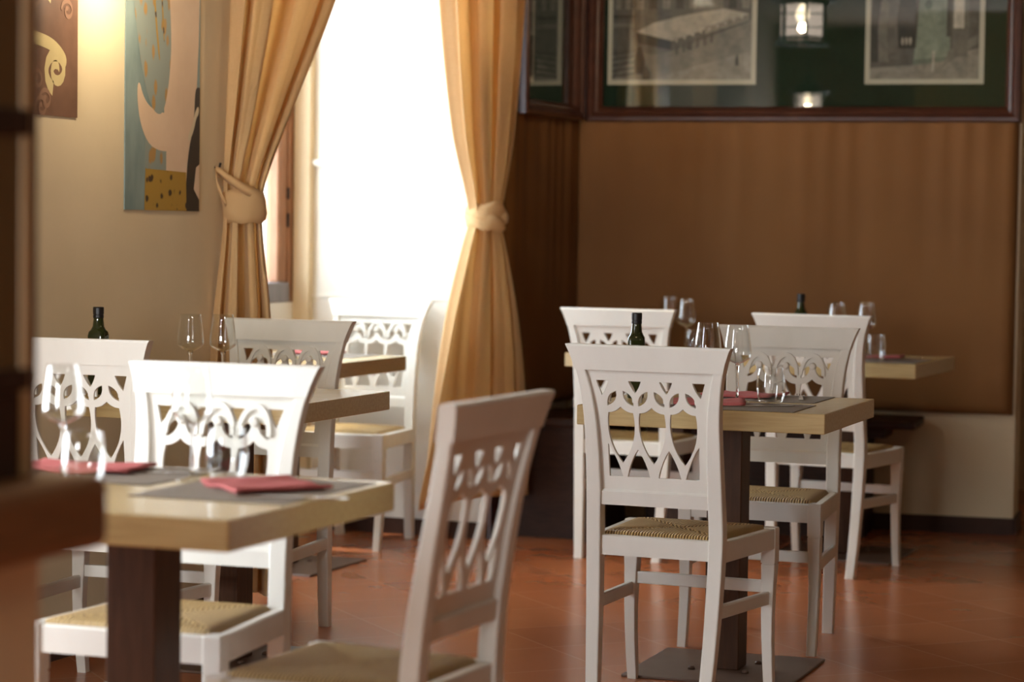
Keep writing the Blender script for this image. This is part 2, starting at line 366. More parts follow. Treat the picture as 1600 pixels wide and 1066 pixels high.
def display(name, label, L, mtx, pics, ztop=2.95):
    """a wall-wide glazed display: wooden moulding, dark backing, prints, glass"""
    root = empty(name, (0, 0, 0), 0, label, 'picture display')
    z0 = 1.797; w = .068
    def mould(p0, p1, inward):
        # moulding with a stepped, rounded profile; p0,p1 outer corner line
        prof = [(0, .0), (0, -.052), (.006, -.060), (.020, -.062), (.030, -.056), (.036, -.046), (.042, -.048), (.052, -.044), (.060, -.034), (w, -.022), (w, .0)]
        return prof
    def bar(a, b, inn, miter):
        bm = bmesh.new(); prof = mould(a, b, inn)
        A = Vector((a[0], 0, a[1])); B = Vector((b[0], 0, b[1])); I = Vector((inn[0], 0, inn[1])); D = (B-A).normalized()
        r0 = [mtx @ (A+I*o+D*(o*miter[0])+Vector((0, d, 0))) for o, d in prof]
        r1 = [mtx @ (B+I*o-D*(o*miter[1])+Vector((0, d, 0))) for o, d in prof]
        loft(bm, [r0, r1]); return link('frame_moulding', bm, M['frame'], root)
    bar((0, z0), (L, z0), (0, 1), (1, 1)); bar((0, z0), (0, ztop), (1, 0), (1, 1)); bar((L, z0), (L, ztop), (-1, 0), (1, 1)); bar((0, ztop), (L, ztop), (0, -1), (1, 1))
    bm = bmesh.new(); box(bm, w*.7, L-w*.7, .004, .012, z0+w*.7, ztop-w*.7, mat=mtx); link('backing_board', bm, M['felt'], root)
    for u0, u1, a0, a1, polys in pics: photo(root, u0, u1, a0, a1, mtx, polys, y=0)
    bm = bmesh.new(); box(bm, w*.9, L-w*.9, -.022, -.019, z0+w*.9, ztop-w*.9, mat=mtx); link('glass_pane', bm, M['pane'], root)
    return root
display('picture_display', 'long dark-framed glazed display of two old street photographs on the back wall', 1.93, WM @ Matrix.Translation((.032, .012, 0)),
        [(.084, .764, 1.965, 2.52, market), (1.248, 1.765, 1.965, 2.62, tram_and_glare)])
LMF = Matrix.Translation((-3.640, 9.655, 0)) @ Matrix.Rotation(PI/2, 4, 'Z')
display('picture_display', 'narrow dark-framed glazed display partly hidden by the right-hand curtain', .76, LMF, [(.047, .237, 1.94, 2.5, palace)])

# ------------------------------------------------------------------ bench
bench = empty('corner_bench', (-3.1, 10.2, 0), 0, 'dark wooden corner bench below the brown wall panels', 'bench')
bI = Matrix.Translation((3.1, -10.2, 0))
bm = bmesh.new(); box(bm, 0.02, 1.575, -.37, .0, .475, .512, bev=.008, mat=bI @ WM); link('bench_seat', bm, M['darkwood'], bench)
bm = bmesh.new(); box(bm, -3.62, -3.255, 9.63, 10.17, .475, .512, bev=.008, mat=bI); link('bench_seat', bm, M['darkwood'], bench)
bm = bmesh.new(); box(bm, 0.40, 1.36, -.33, .0, 0.0, .475, mat=bI @ WM); link('bench_support', bm, M['darkwood'], bench)  # set-back support, its dark face also fills in the under-seat shadow
bm = bmesh.new(); box(bm, -3.62, -3.27, 9.66, 10.12, 0.0, .475, mat=bI); link('bench_support', bm, M['darkwood'], bench)
bm = bmesh.new(); box(bm, 1.30, 1.44, -.30, .0, .43, .475, mat=bI @ WM); link('bench_bracket', bm, M['darkwood'], bench)

# ------------------------------------------------------------------ chair
HW = [(0, .178), (.2, .189), (.47, .198), (.62, .1955), (.75, .1945), (.83, .197), (.90, .205), (.95, .2165), (.985, .229), (1.0, .236)]
def yb(z):      # centre line of the rear leg / stile, negative is backwards
    if z < .47: return -.0465*((.47-z)/.47)**1.7
    return -.088*((z-.47)/.53)**1.45
SW = [(0, .036), (.3, .041), (.6, .0425), (.78, .038), (.93, .029), (1, .026)]
def inner(z): return smooth_interp(HW, z)-interp(SW, z)
chair = empty('dining_chair', (0, 0, 0), 0, 'x', 'chair', 'white carved-back dining chairs')
for sx in (-1, 1):
    bm = bmesh.new(); rings = []
    for i in range(37):
        z = .932*i/36; w_ = interp(SW, z); cx = sx*(smooth_interp(HW, z)-w_/2); d = .030+.010*min(1, z/.4) if z < .5 else .040-.012*(z-.5)/.45
        rings.append([(x, y, z) for x, y in rrect(cx, yb(z), w_, d, .004)])
    loft(bm, rings); link('rear_leg', bm, M['paint'], chair, smooth=False)
# top rail, flared like the stiles, with a rounded upper edge
bm = bmesh.new(); rings = []
for i in range(13):
    z = .930+.070*i/12; h = smooth_interp(HW, z); d = .035 if i < 12 else .027
    rings.append([])
    nx = 14
    front = [(-h+2*h*k/nx, yb(z)+d/2, z) for k in range(nx+1)]; rear = [(h-2*h*k/nx, yb(z)-d/2, z) for k in range(nx+1)]
    rings[-1] = front+rear
loft(bm, rings); link('top_rail', bm, M['paint'], chair)
def sheet(name, outer, holes, z0, thick, yoff, parent, bev=.0012, mats=None):
    """carved plate: a filled outline with holes, bent to the line of the chair back"""
    cu = bpy.data.curves.new(name, 'CURVE'); cu.dimensions = '2D'; cu.fill_mode = 'BOTH'; cu.extrude = thick/2-bev; cu.bevel_depth = bev; cu.bevel_resolution = 1
    cu.offset = -bev
    for pts in [outer]+holes:
        sp = cu.splines.new('POLY'); sp.points.add(len(pts)-1); sp.use_cyclic_u = True
        for p, q in zip(sp.points, pts): p.co = (q[0], q[1], 0, 1)
    o = bpy.data.objects.new(name, cu); COL.objects.link(o)
    bpy.context.view_layer.update()
    me = bpy.data.meshes.new_from_object(o.evaluated_get(bpy.context.evaluated_depsgraph_get()))
    bpy.data.objects.remove(o)
    bm = bmesh.new(); bm.from_mesh(me); bpy.data.meshes.remove(me)
    bmesh.ops.remove_doubles(bm, verts=bm.verts[:], dist=1e-5)
    for v in bm.verts: v.co = Vector((v.co.x, yb(v.co.y)+yoff-v.co.z, v.co.y))
    return link(name, bm, M['paint'], parent)
def arc(p, q, bulge, n=6):
    (x0, y0), (x1, y1) = p, q; out = []
    dx, dy = x1-x0, y1-y0; L = math.hypot(dx, dy); nx, ny = -dy/L, dx/L
    for i in range(n):
        t = i/n; k = 4*t*(1-t)*bulge
        out.append((x0+dx*t+nx*k, y0+dy*t+ny*k))
    return out
P_ = .0895; holes = []
for k in (-.5, .5):
    x = k*P_
    holes.append(arc((x-.0178, .9015), (x+.0178, .9015), 0, 2)+arc((x+.0178, .9015), (x, .869), .0018)+arc((x, .869), (x-.0178, .9015), .0018))
    holes.append(arc((x, .713), (x-.032, .637), -.004)+arc((x-.032, .637), (x+.032, .637), 0, 2)+arc((x+.032, .637), (x, .713), -.004))
for s in (-1, 1):
    h = arc((-.1555, .9015), (-.1205, .9015), 0, 2)+arc((-.1205, .9015), (-.1485, .854), .004)
    holes.append([(-s*x, z) for x, z in h])
    h = arc((-.131, .727), (-.1295, .637), 0, 2)+arc((-.1295, .637), (-.091, .637), 0, 2)+arc((-.091, .637), (-.131, .727), -.004)
    holes.append([(-s*x, z) for x, z in h])
for k in (-1, 0, 1):
    c = k*P_
    for s in (-1, 1):
        holes.append([(c+s*x, z) for x, z in arc((.0095, .874), (.0375, .833), .0100)+arc((.0375, .833), (.0095, .874), .0100)])
    holes.append(arc((c, .830), (c-.0355, .8135), .0042)+arc((c-.0355, .8135), (c, .675), -.016, 12)+arc((c, .675), (c+.0355, .8135), -.016, 12)+arc((c+.0355, .8135), (c, .830), .0042))
zs_ = [.590+(.936-.590)*i/16 for i in range(17)]
outer = [(-inner(z)-.004, z) for z in zs_]+[(inner(z)+.004, z) for z in reversed(zs_)]
panel = sheet('backrest_panel', outer, holes, .59, .010, .0, chair)
# front face relief: arch bands and the small round bosses
bm = bmesh.new()
for k in (-1, 0, 1):
    c = k*P_
    n = 22; A = []
    for i in range(n+1):
        a = PI*i/n
        A.append([(c+rx*cos(a)*.92, .842+rz*sin(a)) for rx, rz in ((.0470, .073), (.0350, .058))])
    yo = .0051
    rows = []
    for (x0, z0), (x1, z1) in A:
        rows.append([Vector((x0, yb(z0)+yo-.002, z0)), Vector((x0, yb(z0)+yo+.0065, z0)), Vector((x1, yb(z1)+yo+.0065, z1)), Vector((x1, yb(z1)+yo-.002, z1))])
    loft(bm, rows)
    R = []
    for r, d in ((.0112, -.002), (.0112, .0085), (.0085, .0105), (0, .011)):
        if r: R.append([bm.verts.new((c+r*cos(2*PI*i/14), yb(.873)+yo+d, .873+r*sin(2*PI*i/14))) for i in range(14)])
        else: R.append([bm.verts.new((c, yb(.873)+yo+d, .873))])
    for a, b2 in zip(R, R[1:]):
        for i in range(14):
            j = (i+1) % 14
            if len(b2) == 1: bm.faces.new((a[i], a[j], b2[0]))
            else: bm.faces.new((a[i], a[j], b2[j], b2[i]))
link('carved_relief', bm, M['paint'], panel)
# lower back rail
bm = bmesh.new(); rings = []
for i in range(9):
    x = -(inner(.575)+.004)+2*(inner(.575)+.004)*i/8
    rings.append([(x, yb(z)+dy, z) for z, dy in ((.557, -.013), (.557, .013), (.592, .013), (.600, .007), (.600, -.007), (.594, -.013))])
loft(bm, rings); link('lower_rail', bm, M['paint'], chair)
# seat frame
FWH = .2288; SD = .406
def quadbar(bm, p, q, t, z0, z1, side):
    """rail from p to q (outer edge), thickness t towards side"""
    (x0, y0), (x1, y1) = p, q; L = math.hypot(x1-x0, y1-y0); nx, ny = -(y1-y0)/L*side*t, (x1-x0)/L*side*t
    c = .003
    a = [(x0, y0, z0), (x0, y0, z1-c), (x0+nx*.15, y0+ny*.15, z1), (x0+nx, y0+ny, z1), (x0+nx, y0+ny, z0)]
    b_ = [(X+(x1-x0), Y+(y1-y0), Z) for X, Y, Z in a]
    loft(bm, [a, b_])
bm = bmesh.new()
quadbar(bm, (-.17, -.012), (.17, -.012), .024, .417, .472, 1)
quadbar(bm, (.20, SD-.003), (-.20, SD-.003), .024, .412, .470, 1)
for s in (-1, 1): quadbar(bm, (s*.196, .010), (s*(FWH-.001), SD-.03), .024, .414, .470, s)
link('seat_frame', bm, M['paint'], chair)
# front legs: square block, notch line, then a sabre curve
for sx in (-1, 1):
    bm = bmesh.new(); rings = []
    T = [(0, .019, .028), (.03, .014, .029), (.08, .006, .030), (.15, -.004, .031), (.22, -.008, .033), (.29, -.005, .036), (.34, -.001, .039), (.366, 0, .041), (.3665, 0, .0375), (.3705, 0, .0375), (.371, 0, .0425), (.466, 0, .0425), (.472, 0, .039)]
    for z, yo, w_ in T:
        rings.append([(x, y, z) for x, y in rrect(sx*(FWH-.0213), SD-.0213+yo, w_, w_, .003)])
    loft(bm, rings); link('front_leg', bm, M['paint'], chair)
# rush seat: four wedges of strands meeting on the diagonals
bm = bmesh.new(); uvl = bm.loops.layers.uv.new('UVMap')
N = 26; G = []
for j in range(N+1):
    row = []
    for i in range(N+1):
        tx, ty = i/N*2-1, j/N
        hx = .172+(.205-.172)*ty
        x = tx*hx; y = .014+(SD-.016-.014)*ty
        e = min(1-abs(tx), 2*ty, 2*(1-ty))
        h = .4700+.0135*(1-math.exp(-e/.07))-.0035*math.exp(-(abs(abs(tx)-abs(2*ty-1))/.05)**2)*min(1, e/.2)-.004*e
        if e < 1e-6: h = .460
        row.append(bm.verts.new((x, y, h)))
    G.append(row)
for j in range(N):
    for i in range(N):
        f = bm.faces.new((G[j][i], G[j][i+1], G[j+1][i+1], G[j+1][i])); f.smooth = True
        tx, ty = (i+.5)/N*2-1, (j+.5)/N
        along_x = abs(2*ty-1) >= abs(tx)      # wedge of the front / rear rail
        for l in f.loops:
            c = l.vert.co
            l[uvl].uv = (c.x, c.y) if along_x else (c.y+3, c.x)
for j in range(N): pass
link('rush_seat', bm, M['rush'], chair)
# stretchers
for sx in (-1, 1):
    bm = bmesh.new()
    a = [(sx*.181+dx, yb(.28)-.002, .280+dz) for dx, dz in ((-.009, -.018), (.009, -.018), (.009, .014), (.006, .018), (-.006, .018), (-.009, .014))]
    b_ = [(sx*(FWH-.0213)+dx, SD-.030, .272+dz) for dx, dz in ((-.009, -.018), (.009, -.018), (.009, .014), (.006, .018), (-.006, .018), (-.009, .014))]
    loft(bm, [a, b_]); link('stretcher', bm, M['paint'], chair)
bm = bmesh.new(); box(bm, -.20, .20, SD-.036, SD-.018, .285, .320, bev=.003); link('stretcher', bm, M['paint'], chair)

CH = [
 ('B', -1.9666, 7.7333, 3.1537, 'white chair with carved bosses facing the camera across the square table on the right'),
 ('C', -2.9787, 9.1771, .017, 'white chair seen from behind at the left end of the long table by the bench'),
 ('D', -2.1731, 9.0961, -.0844, 'white chair seen from behind at the right end of the long table by the bench'),
 ('E', -2.5199, 4.7905, 3.1763, 'white chair with carved bosses facing the camera behind the blurred front table with pink napkins'),
 ('G', -3.5093, 7.1508, 3.1297, 'shaded beige-looking chair facing the camera beside the left curtain and poster wall'),
 ('H', -4.1395, 9.3316, 3.1458, 'brightly sunlit white chair against the pale daylit wall inside the window recess'),
 ('I', -3.4043, 5.7617, .063, 'bright white chair back at the far left, turned away below the olive oil bottle'),
 ('F', -1.69, 4.20, 1.53, 'nearest chair, seen side-on and cropped by the bottom edge, facing left'),
]
chair.location = (-1.9538, 6.330, 0); chair.rotation_euler = (0, 0, -.0427)
chair['label'] = 'sharp white chair seen from behind, pushed up to the square table on the right'
for k, x, y, t, lab in CH: dup(chair, (x, y, 0), t, lab)

# ------------------------------------------------------------------ tables
HT, TT, TW, TD = .8033, .057, .729, .712
table = empty('dining_table', (0, 0, 0), 0, 'x', 'table', 'square oak tables on square metal feet')
bm = bmesh.new(); box(bm, -TW/2, TW/2, -TD/2, TD/2, HT-TT, HT, bev=.003); link('tabletop', bm, M['oak'], table)
bm = bmesh.new(); box(bm, -.0525, .0525, -.0525, .0525, .008, HT-TT, bev=.003); link('column', bm, M['column'], table)
bm = bmesh.new(); box(bm, -.25, .25, -.25, .25, 0, .008, bev=.002); plate = link('base_plate', bm, M['baseplate'], table)
for sx in (-1, 1):
    for sy in (-1, 1):
        bm = bmesh.new(); lathe(bm, [(0, .008), (.011, .008), (.011, .012), (.007, .017), (0, .018)], 14, sx*.082, sy*.082); link('bolt', bm, M['baseplate'], plate, smooth=True)
TB = {'TA': (-1.9372, 6.999, .02, 'square oak table on the right, between two white chairs facing each other'),
 'TN': (-2.2809, 4.0817, -.0034, 'blurred oak table nearest the camera at the lower left, set with two napkins'),
 'TF1': (-2.9341, 9.7536, -.0312, 'left half of the long table pair in front of the bench'),
 'TF2': (-2.2033, 9.7308, -.0312, 'right half of the long table pair in front of the bench'),
 'TG': (-3.3494, 6.514, .0013, 'oak table along the poster wall, in front of the shaded chair'),
 'TH': (-4.1119, 8.4207, -.0107, 'oak table in the window recess before the sunlit chair')}
first = True
for k, (x, y, t, lab) in TB.items():
    if first:
        table.location = (x, y, 0); table.rotation_euler = (0, 0, t); table['label'] = lab; first = False
    else: dup(table, (x, y, 0), t, lab)
def on(tk, lx, ly, dz=0):
    if tk == 'TF': x, y, t = -2.5687, 9.7422, -.0312
    else: x, y, t = TB[tk][:3]
    return (x+lx*cos(t)-ly*sin(t), y+lx*sin(t)+ly*cos(t), HT+dz)

# ------------------------------------------------------------------ tableware
def prof_shell(pts, t):
    """closed thin shell from an outer profile"""
    return pts+[(max(0, r-t), z+ (t if i == 0 else 0)) for i, (r, z) in reversed(list(enumerate(pts)))]
wine = empty('wine_glass', (0, 0, 0), 0, 'x', 'wine glass', 'stemmed wine glasses')
bm = bmesh.new(); lathe(bm, [(0, 0), (.034, 0), (.036, .0015), (.034, .003), (.015, .006), (.006, .010), (.0045, .014), (0, .014)], 32); link('foot', bm, M['thin'], wine, smooth=True)
bm = bmesh.new(); lathe(bm, [(0, .0135), (.0045, .0138), (.0038, .03), (.0036, .085), (.0045, .105), (.009, .113), (0, .1145)], 20); link('stem', bm, M['glass'], wine, smooth=True)
bm = bmesh.new(); lathe(bm, [(0, .1145), (.010, .1148), (.022, .120), (.034, .128), (.0400, .1345), (.0416, .140), (.0413, .150), (.0385, .178), (.0340, .208), (.0315, .229), (.0309, .2297), (.0303, .229), (.0328, .208), (.0374, .178), (.0402, .150), (.0405, .141), (.039, .1355), (.033, .1292), (.021, .1212), (.009, .1162), (0, .1158)], 40); link('bowl', bm, M['thin'], wine, smooth=True)
tumbler = empty('water_tumbler', (0, 0, 0), 0, 'x', 'water glass', 'low clear water tumblers')
bm = bmesh.new(); lathe(bm, [(0, 0), (.026, 0), (.031, .003), (.0345, .008), (.036, .012), (.030, .0125), (.018, .009), (0, .008)], 36); link('glass_base', bm, M['thin'], tumbler, smooth=True)
bm = bmesh.new(); lathe(bm, [(.036, .012), (.0405, .026), (.043, .045), (.0430, .060), (.0405, .085), (.0375, .106), (.0368, .1068), (.0360, .106), (.039, .085), (.0414, .060), (.0414, .045), (.039, .026), (.0345, .0135)], 40); link('glass_wall', bm, M['thin'], tumbler, smooth=True)
bottle = empty('oil_bottle', (0, 0, 0), 0, 'x', 'oil bottle', 'slim dark olive oil bottles')
bm = bmesh.new(); rings = []
for z, w_, r in ((0, .044, .008), (.004, .050, .010), (.172, .052, .010), (.184, .050, .014), (.191, .042, .018), (.200, .034, .0165), (.222, .029, .0142), (.236, .029, .0142)):
    rings.append([(x, y, z) for x, y in (lambda q: q)([(sx*(w_/2-r)+r*cos(a0+k*PI/8), sy*(w_/2-r)+r*sin(a0+k*PI/8)) for sx, sy, a0 in ((1, 1, 0), (-1, 1, PI/2), (-1, -1, PI), (1, -1, 1.5*PI)) for k in range(5)])])
loft(bm, rings); link('bottle_body', bm, M['bottle'], bottle, smooth=True)
bm = bmesh.new(); lathe(bm, [(0, .225), (.0152, .225), (.0158, .227), (.0158, .233), (.0150, .234), (.0150, .236), (.0160, .237), (.0162, .255), (.0150, .258), (0, .2585)], 24); link('screw_cap', bm, M['matblack'], bottle)
def napkin_mesh(w_, d, seed):
    rnd = random.Random(seed); bm = bmesh.new(); n = 14
    p1, p2 = rnd.uniform(0, 6), rnd.uniform(0, 6)
    def z(u, v): return .008+.0035*sin(5*u+p1)*cos(4*v+p2)+.004*u*u
    top = [[bm.verts.new(((u)*w_/2*(1+.03*sin(5*v+p1)), v*d/2*(1+.03*sin(4*u+p2)), z(u, v))) for u in [i/n*2-1 for i in range(n+1)]] for v in [j/n*2-1 for j in range(n+1)]]
    bot = [[bm.verts.new((q.co.x, q.co.y, max(.0006, q.co.z-.007))) for q in r] for r in top]
    for G, fl in ((top, False), (bot, True)):
        for j in range(n):
            for i in range(n):
                f = (G[j][i], G[j][i+1], G[j+1][i+1], G[j+1][i]); bm.faces.new(f[::-1] if fl else f)
    ring_t = top[0]+[r[-1] for r in top[1:]]+top[-1][-2::-1]+[r[0] for r in top[-2:0:-1]]
    ring_b = bot[0]+[r[-1] for r in bot[1:]]+bot[-1][-2::-1]+[r[0] for r in bot[-2:0:-1]]
    m_ = len(ring_t)
    mid = [bm.verts.new(((a.co.x)*1.015, (a.co.y)*1.015, (a.co.z+b.co.z)/2)) for a, b in zip(ring_t, ring_b)]
    for i in range(m_):
        j = (i+1) % m_
        bm.faces.new((ring_t[i], mid[i], mid[j], ring_t[j])); bm.faces.new((mid[i], ring_b[i], ring_b[j], mid[j]))
    return bm
def napkin(tk, lx, ly, rot, w_, d, label, seed):
    x, y, z = on(tk, lx, ly, .0022)
    o = link('cloth_napkin', napkin_mesh(w_, d, seed), M['napkin'], smooth=True); o.location = (x, y, z); o.rotation_euler = (0, 0, rot)
    return tag(o, label, 'napkin', 'rose pink cloth napkins')
def mat(tk, lx, ly, w_, d, label, rot=0):
    x, y, z = on(tk, lx, ly, .0002); bm = bmesh.new(); box(bm, -w_/2, w_/2, -d/2, d/2, 0, .0018, bev=.0006)
    o = link('placemat', bm, M['mat']); o.location = (x, y, z); o.rotation_euler = (0, 0, TB[tk][2]+rot if tk in TB else -.0312)
    return tag(o, label, 'placemat', 'taupe woven placemats')
def outline_plate(bm, pts, z0, z1):
    a = [bm.verts.new((x, y, z0)) for x, y in pts]; b_ = [bm.verts.new((x, y, z1)) for x, y in pts]
    bm.faces.new(a[::-1]); bm.faces.new(b_); n = len(pts)
    for i in range(n): bm.faces.new((a[i], a[(i+1) % n], b_[(i+1) % n], b_[i]))
def knife_mesh():
    bm = bmesh.new(); outline_plate(bm, [(-.006, -.11), (.006, -.11), (.0075, -.06), (.005, -.01), (.008, 0), (.0095, .05), (.006, .095), (-.004, .11), (-.006, .05), (-.005, -.01), (-.0075, -.06)], .0004, .0034); return bm
def fork_mesh():
    bm = bmesh.new(); prof = [(-.10, .0065, .001), (-.06, .006, .003), (.0, .004, .005), (.03, .006, .004), (.045, .0125, .003), (.055, .0130, .003)]
    loft(bm, [[(-w_, y, z), (w_, y, z), (w_, y, z+.0022), (-w_, y, z+.0022)] for y, w_, z in prof])
    for k in range(4):
        x = -.0108+k*.0072
        loft(bm, [[(x-.0018, y, z), (x+.0018, y, z), (x+.0015, y, z+.002), (x-.0015, y, z+.002)] for y, z in ((.054, .003), (.075, .0025), (.098, .006))])
    return bm
def cutlery(kind, tk, lx, ly, rot, label, dz=.0022):
    o = link(kind, knife_mesh() if kind == 'table_knife' else fork_mesh(), M['steel'], smooth=False)
    o.location = on(tk, lx, ly, dz); o.rotation_euler = (0, 0, rot); tag(o, label, 'cutlery', 'steel knives and forks')
used = {}
def place(proto, tk, lx, ly, label, rot=0, dz=0):
    if proto.name not in used:
        used[proto.name] = 1; proto.location = on(tk, lx, ly, dz); proto.rotation_euler = (0, 0, rot); proto['label'] = label; return proto
    return dup(proto, on(tk, lx, ly, dz), rot, label)
# right-hand table
mat('TA', .06, -.19, .42, .30, 'placemat on the near side of the square table on the right')
mat('TA', .035, .195, .42, .30, 'placemat on the far side of the square table on the right')
napkin('TA', -.035, -.155, .25, .23, .17, 'napkin on the near side of the right table, mostly behind a chair back', 1)
napkin('TA', -.005, .215, -.15, .22, .17, 'napkin on the far side of the right table, behind the tumbler', 2)
place(wine, 'TA', .02, .005, 'wine glass beside the tumbler on the right table, in sharp focus')
place(wine, 'TA', -.10, .11, 'wine glass on the right table partly hidden by the sharp chair back')
place(tumbler, 'TA', .142, -.075, 'sharp water tumbler on the square table on the right', dz=.002)
place(bottle, 'TA', -.295, .004, 'olive oil bottle above the sharp chair back in the middle of the picture', .3)
cutlery('table_knife', 'TA', .135, -.185, -1.0, 'knife below the tumbler on the right table')
cutlery('table_fork', 'TA', .165, .22, .25, 'fork beyond the tumbler on the right table')
# front table
mat('TN', .185, .10, .32, .42, 'placemat on the right of the blurred front table')
mat('TN', -.22, .20, .38, .28, 'placemat on the far left of the blurred front table')
napkin('TN', .195, .12, -.70, .19, .19, 'napkin on the right of the blurred front table', 3)
napkin('TN', -.285, .255, .12, .25, .16, 'napkin at the far left of the blurred front table', 4)
place(wine, 'TN', .005, .178, 'blurred wine glass in the middle of the front table')
place(wine, 'TN', -.214, .054, 'blurred wine glass at the left of the front table by the wooden post')
place(tumbler, 'TN', .062, .215, 'blurred tumbler beside the middle wine glass on the front table')
place(tumbler, 'TN', -.133, -.004, 'blurred tumbler before the pink napkin at the left of the front table')
cutlery('table_fork', 'TN', -.115, .315, -1.2, 'fork lying at the far edge of the front table')
cutlery('table_knife', 'TN', -.055, .285, -1.1, 'knife lying at the far edge of the front table')
cutlery('table_knife', 'TN', .315, -.02, -1.25, 'knife on the placemat near the right edge of the front table')
# table along the poster wall
place(wine, 'TG', -.213, .139, 'wine glass left of the pair on the poster-wall table')
place(wine, 'TG', -.125, .185, 'wine glass right of the pair on the poster-wall table, before the curtain')
place(bottle, 'TG', -.325, -.225, 'olive oil bottle against the poster wall at the far left', .1)
# window table
place(wine, 'TH', -.225, .20, 'wine glass left of the overlapping pair in front of the window frame')
place(wine, 'TH', -.163, .10, 'wine glass right of the overlapping pair in front of the window frame')
mat('TH', .05, .20, .42, .28, 'placemat on the window table before the sunlit chair')
napkin('TH', .02, .22, .1, .22, .16, 'napkin on the window table before the sunlit chair', 5)
# long table by the bench
place(wine, 'TF', -.43, .085, 'wine glass above the left chair back on the long table, leftmost of the four')
place(wine, 'TF', -.26, -.20, 'wine glass on the long table just right of the left chair back')
place(tumbler, 'TF', -.20, -.27, 'tumbler on the left half of the long table, behind the sharp wine glasses')
place(bottle, 'TF', .20, -.12, 'olive oil bottle on the long table against the brown wall panel', .2)
place(wine, 'TF', .37, -.20, 'wine glass behind the right chair back on the long table')
place(wine, 'TF', .455, -.06, 'wine glass at the right edge of the right chair back on the long table')
mat('TF', .53, -.15, .36, .30, 'placemat at the right end of the long table')
place(tumbler, 'TF', .535, -.22, 'tumbler at the right end of the long table', dz=.002)
napkin('TF', .49, .0, .1, .2, .16, 'napkin at the right end of the long table, seen through the tumbler', 6)
cutlery('table_fork', 'TF', .58, -.03, -1.3, 'fork at the right end of the long table')

# ------------------------------------------------------------------ posters
def wave_fill(name, c1, c2, c3, scale, dist):
    m, nt, b = _mat(name); v = coords(nt, 'Object')
    w = nt.nodes.new('ShaderNodeTexWave'); w.wave_type = 'RINGS'; w.rings_direction = 'X'; w.inputs['Scale'].default_value = scale; w.inputs['Distortion'].default_value = dist
    w.inputs['Detail'].default_value = 3; nt.links.new(v, w.inputs['Vector'])
    nt.links.new(ramp(nt, w.outputs['Fac'], [(0, c1), (.55, c2), (1, c3)]), b.inputs['Base Color']); setp(b, Roughness=.55); return m
def vor_fill(name, base, spot, scale, thr=.28, sc=(1, 1, 1)):
    m, nt, b = _mat(name); v = coords(nt, 'Object', sc)
    vo = nt.nodes.new('ShaderNodeTexVoronoi'); vo.inputs['Scale'].default_value = scale; nt.links.new(v, vo.inputs['Vector'])
    nn = noise(nt, v, scale*2, 3)
    ad = nt.nodes.new('ShaderNodeMath'); ad.operation = 'MULTIPLY_ADD'; ad.inputs[1].default_value = .35; nt.links.new(nn.outputs['Fac'], ad.inputs[0]); nt.links.new(vo.outputs['Distance'], ad.inputs[2])
    nt.links.new(ramp(nt, ad.outputs[0], [(thr, spot), (thr+.12, base)]), b.inputs['Base Color']); setp(b, Roughness=.5); return m
PT = [noisy('poster_teal', (.12, .18, .18), (.28, .35, .33), 6, .5, 0, (1, 1, .4)),
      vor_fill('poster_blue_gold', (.25, .29, .26), (.38, .22, .07), 30, .46, (1, 1, .45)),
      noisy('poster_blush', (.66, .47, .32), (.76, .57, .41), 4, .5, 0),
      noisy('poster_black', (.016, .010, .009), (.03, .018, .014), 6, .5, 0),
      vor_fill('poster_gold', (.40, .235, .035), (.05, .025, .012), 24, .36),
      noisy('poster_cream_line', (.62, .52, .36), (.68, .58, .41), 9, .5, 0)]
def rounded(pts):
    for _ in range(2 if 4 < len(pts) < 30 else 0):
        q = []
        for i, (x, z) in enumerate(pts):
            x2, z2 = pts[(i+1) % len(pts)]
            edge = lambda a: a <= .001 or a >= .999
            if edge(x) or edge(z): q.append((x, z))
            else: q.append((x*.75+x2*.25, z*.75+z2*.25))
            if not (edge(x2) or edge(z2)): q.append((x*.25+x2*.75, z*.25+z2*.75))
        pts = q
    return pts
def poster(name, y0, y1, z0, z1, patches, mats, label, base=0, tilt=0):
    """paper glued on the left wall: patches in 0..1 across, 0..1 up; index into mats"""
    r = empty(name, (WX, (y0+y1)/2, z0), 0, label, 'poster'); W = y1-y0; H = z1-z0
    bm = bmesh.new(); box(bm, .0006, .004, -W/2, W/2, 0, H, mi=0); link('paper', bm, mats[base], r)
    bm = bmesh.new()
    for k, (mi, pts) in enumerate(patches):
        pts = rounded(pts)
        f = bm.faces.new([bm.verts.new((.0042+.00012*k, -W/2+W*x, H*z)) for x, z in pts]); f.material_index = mi
    link('printed_pattern', bm, mats, r); r.rotation_euler = (tilt, 0, 0)
    return r
def strip(cx, wd):
    """ribbon polygon along a centre line of (x,z)"""
    Lp, Rp = [], []
    for i, (x, z) in enumerate(cx):
        a = cx[max(0, i-1)]; b_ = cx[min(len(cx)-1, i+1)]; dx, dz = b_[0]-a[0], b_[1]-a[1]; l = math.hypot(dx, dz) or 1
        w_ = wd if not isinstance(wd, list) else wd[i]
        Lp.append((x-dz/l*w_, z+dx/l*w_)); Rp.append((x+dz/l*w_, z-dx/l*w_))
    return Lp+Rp[::-1]
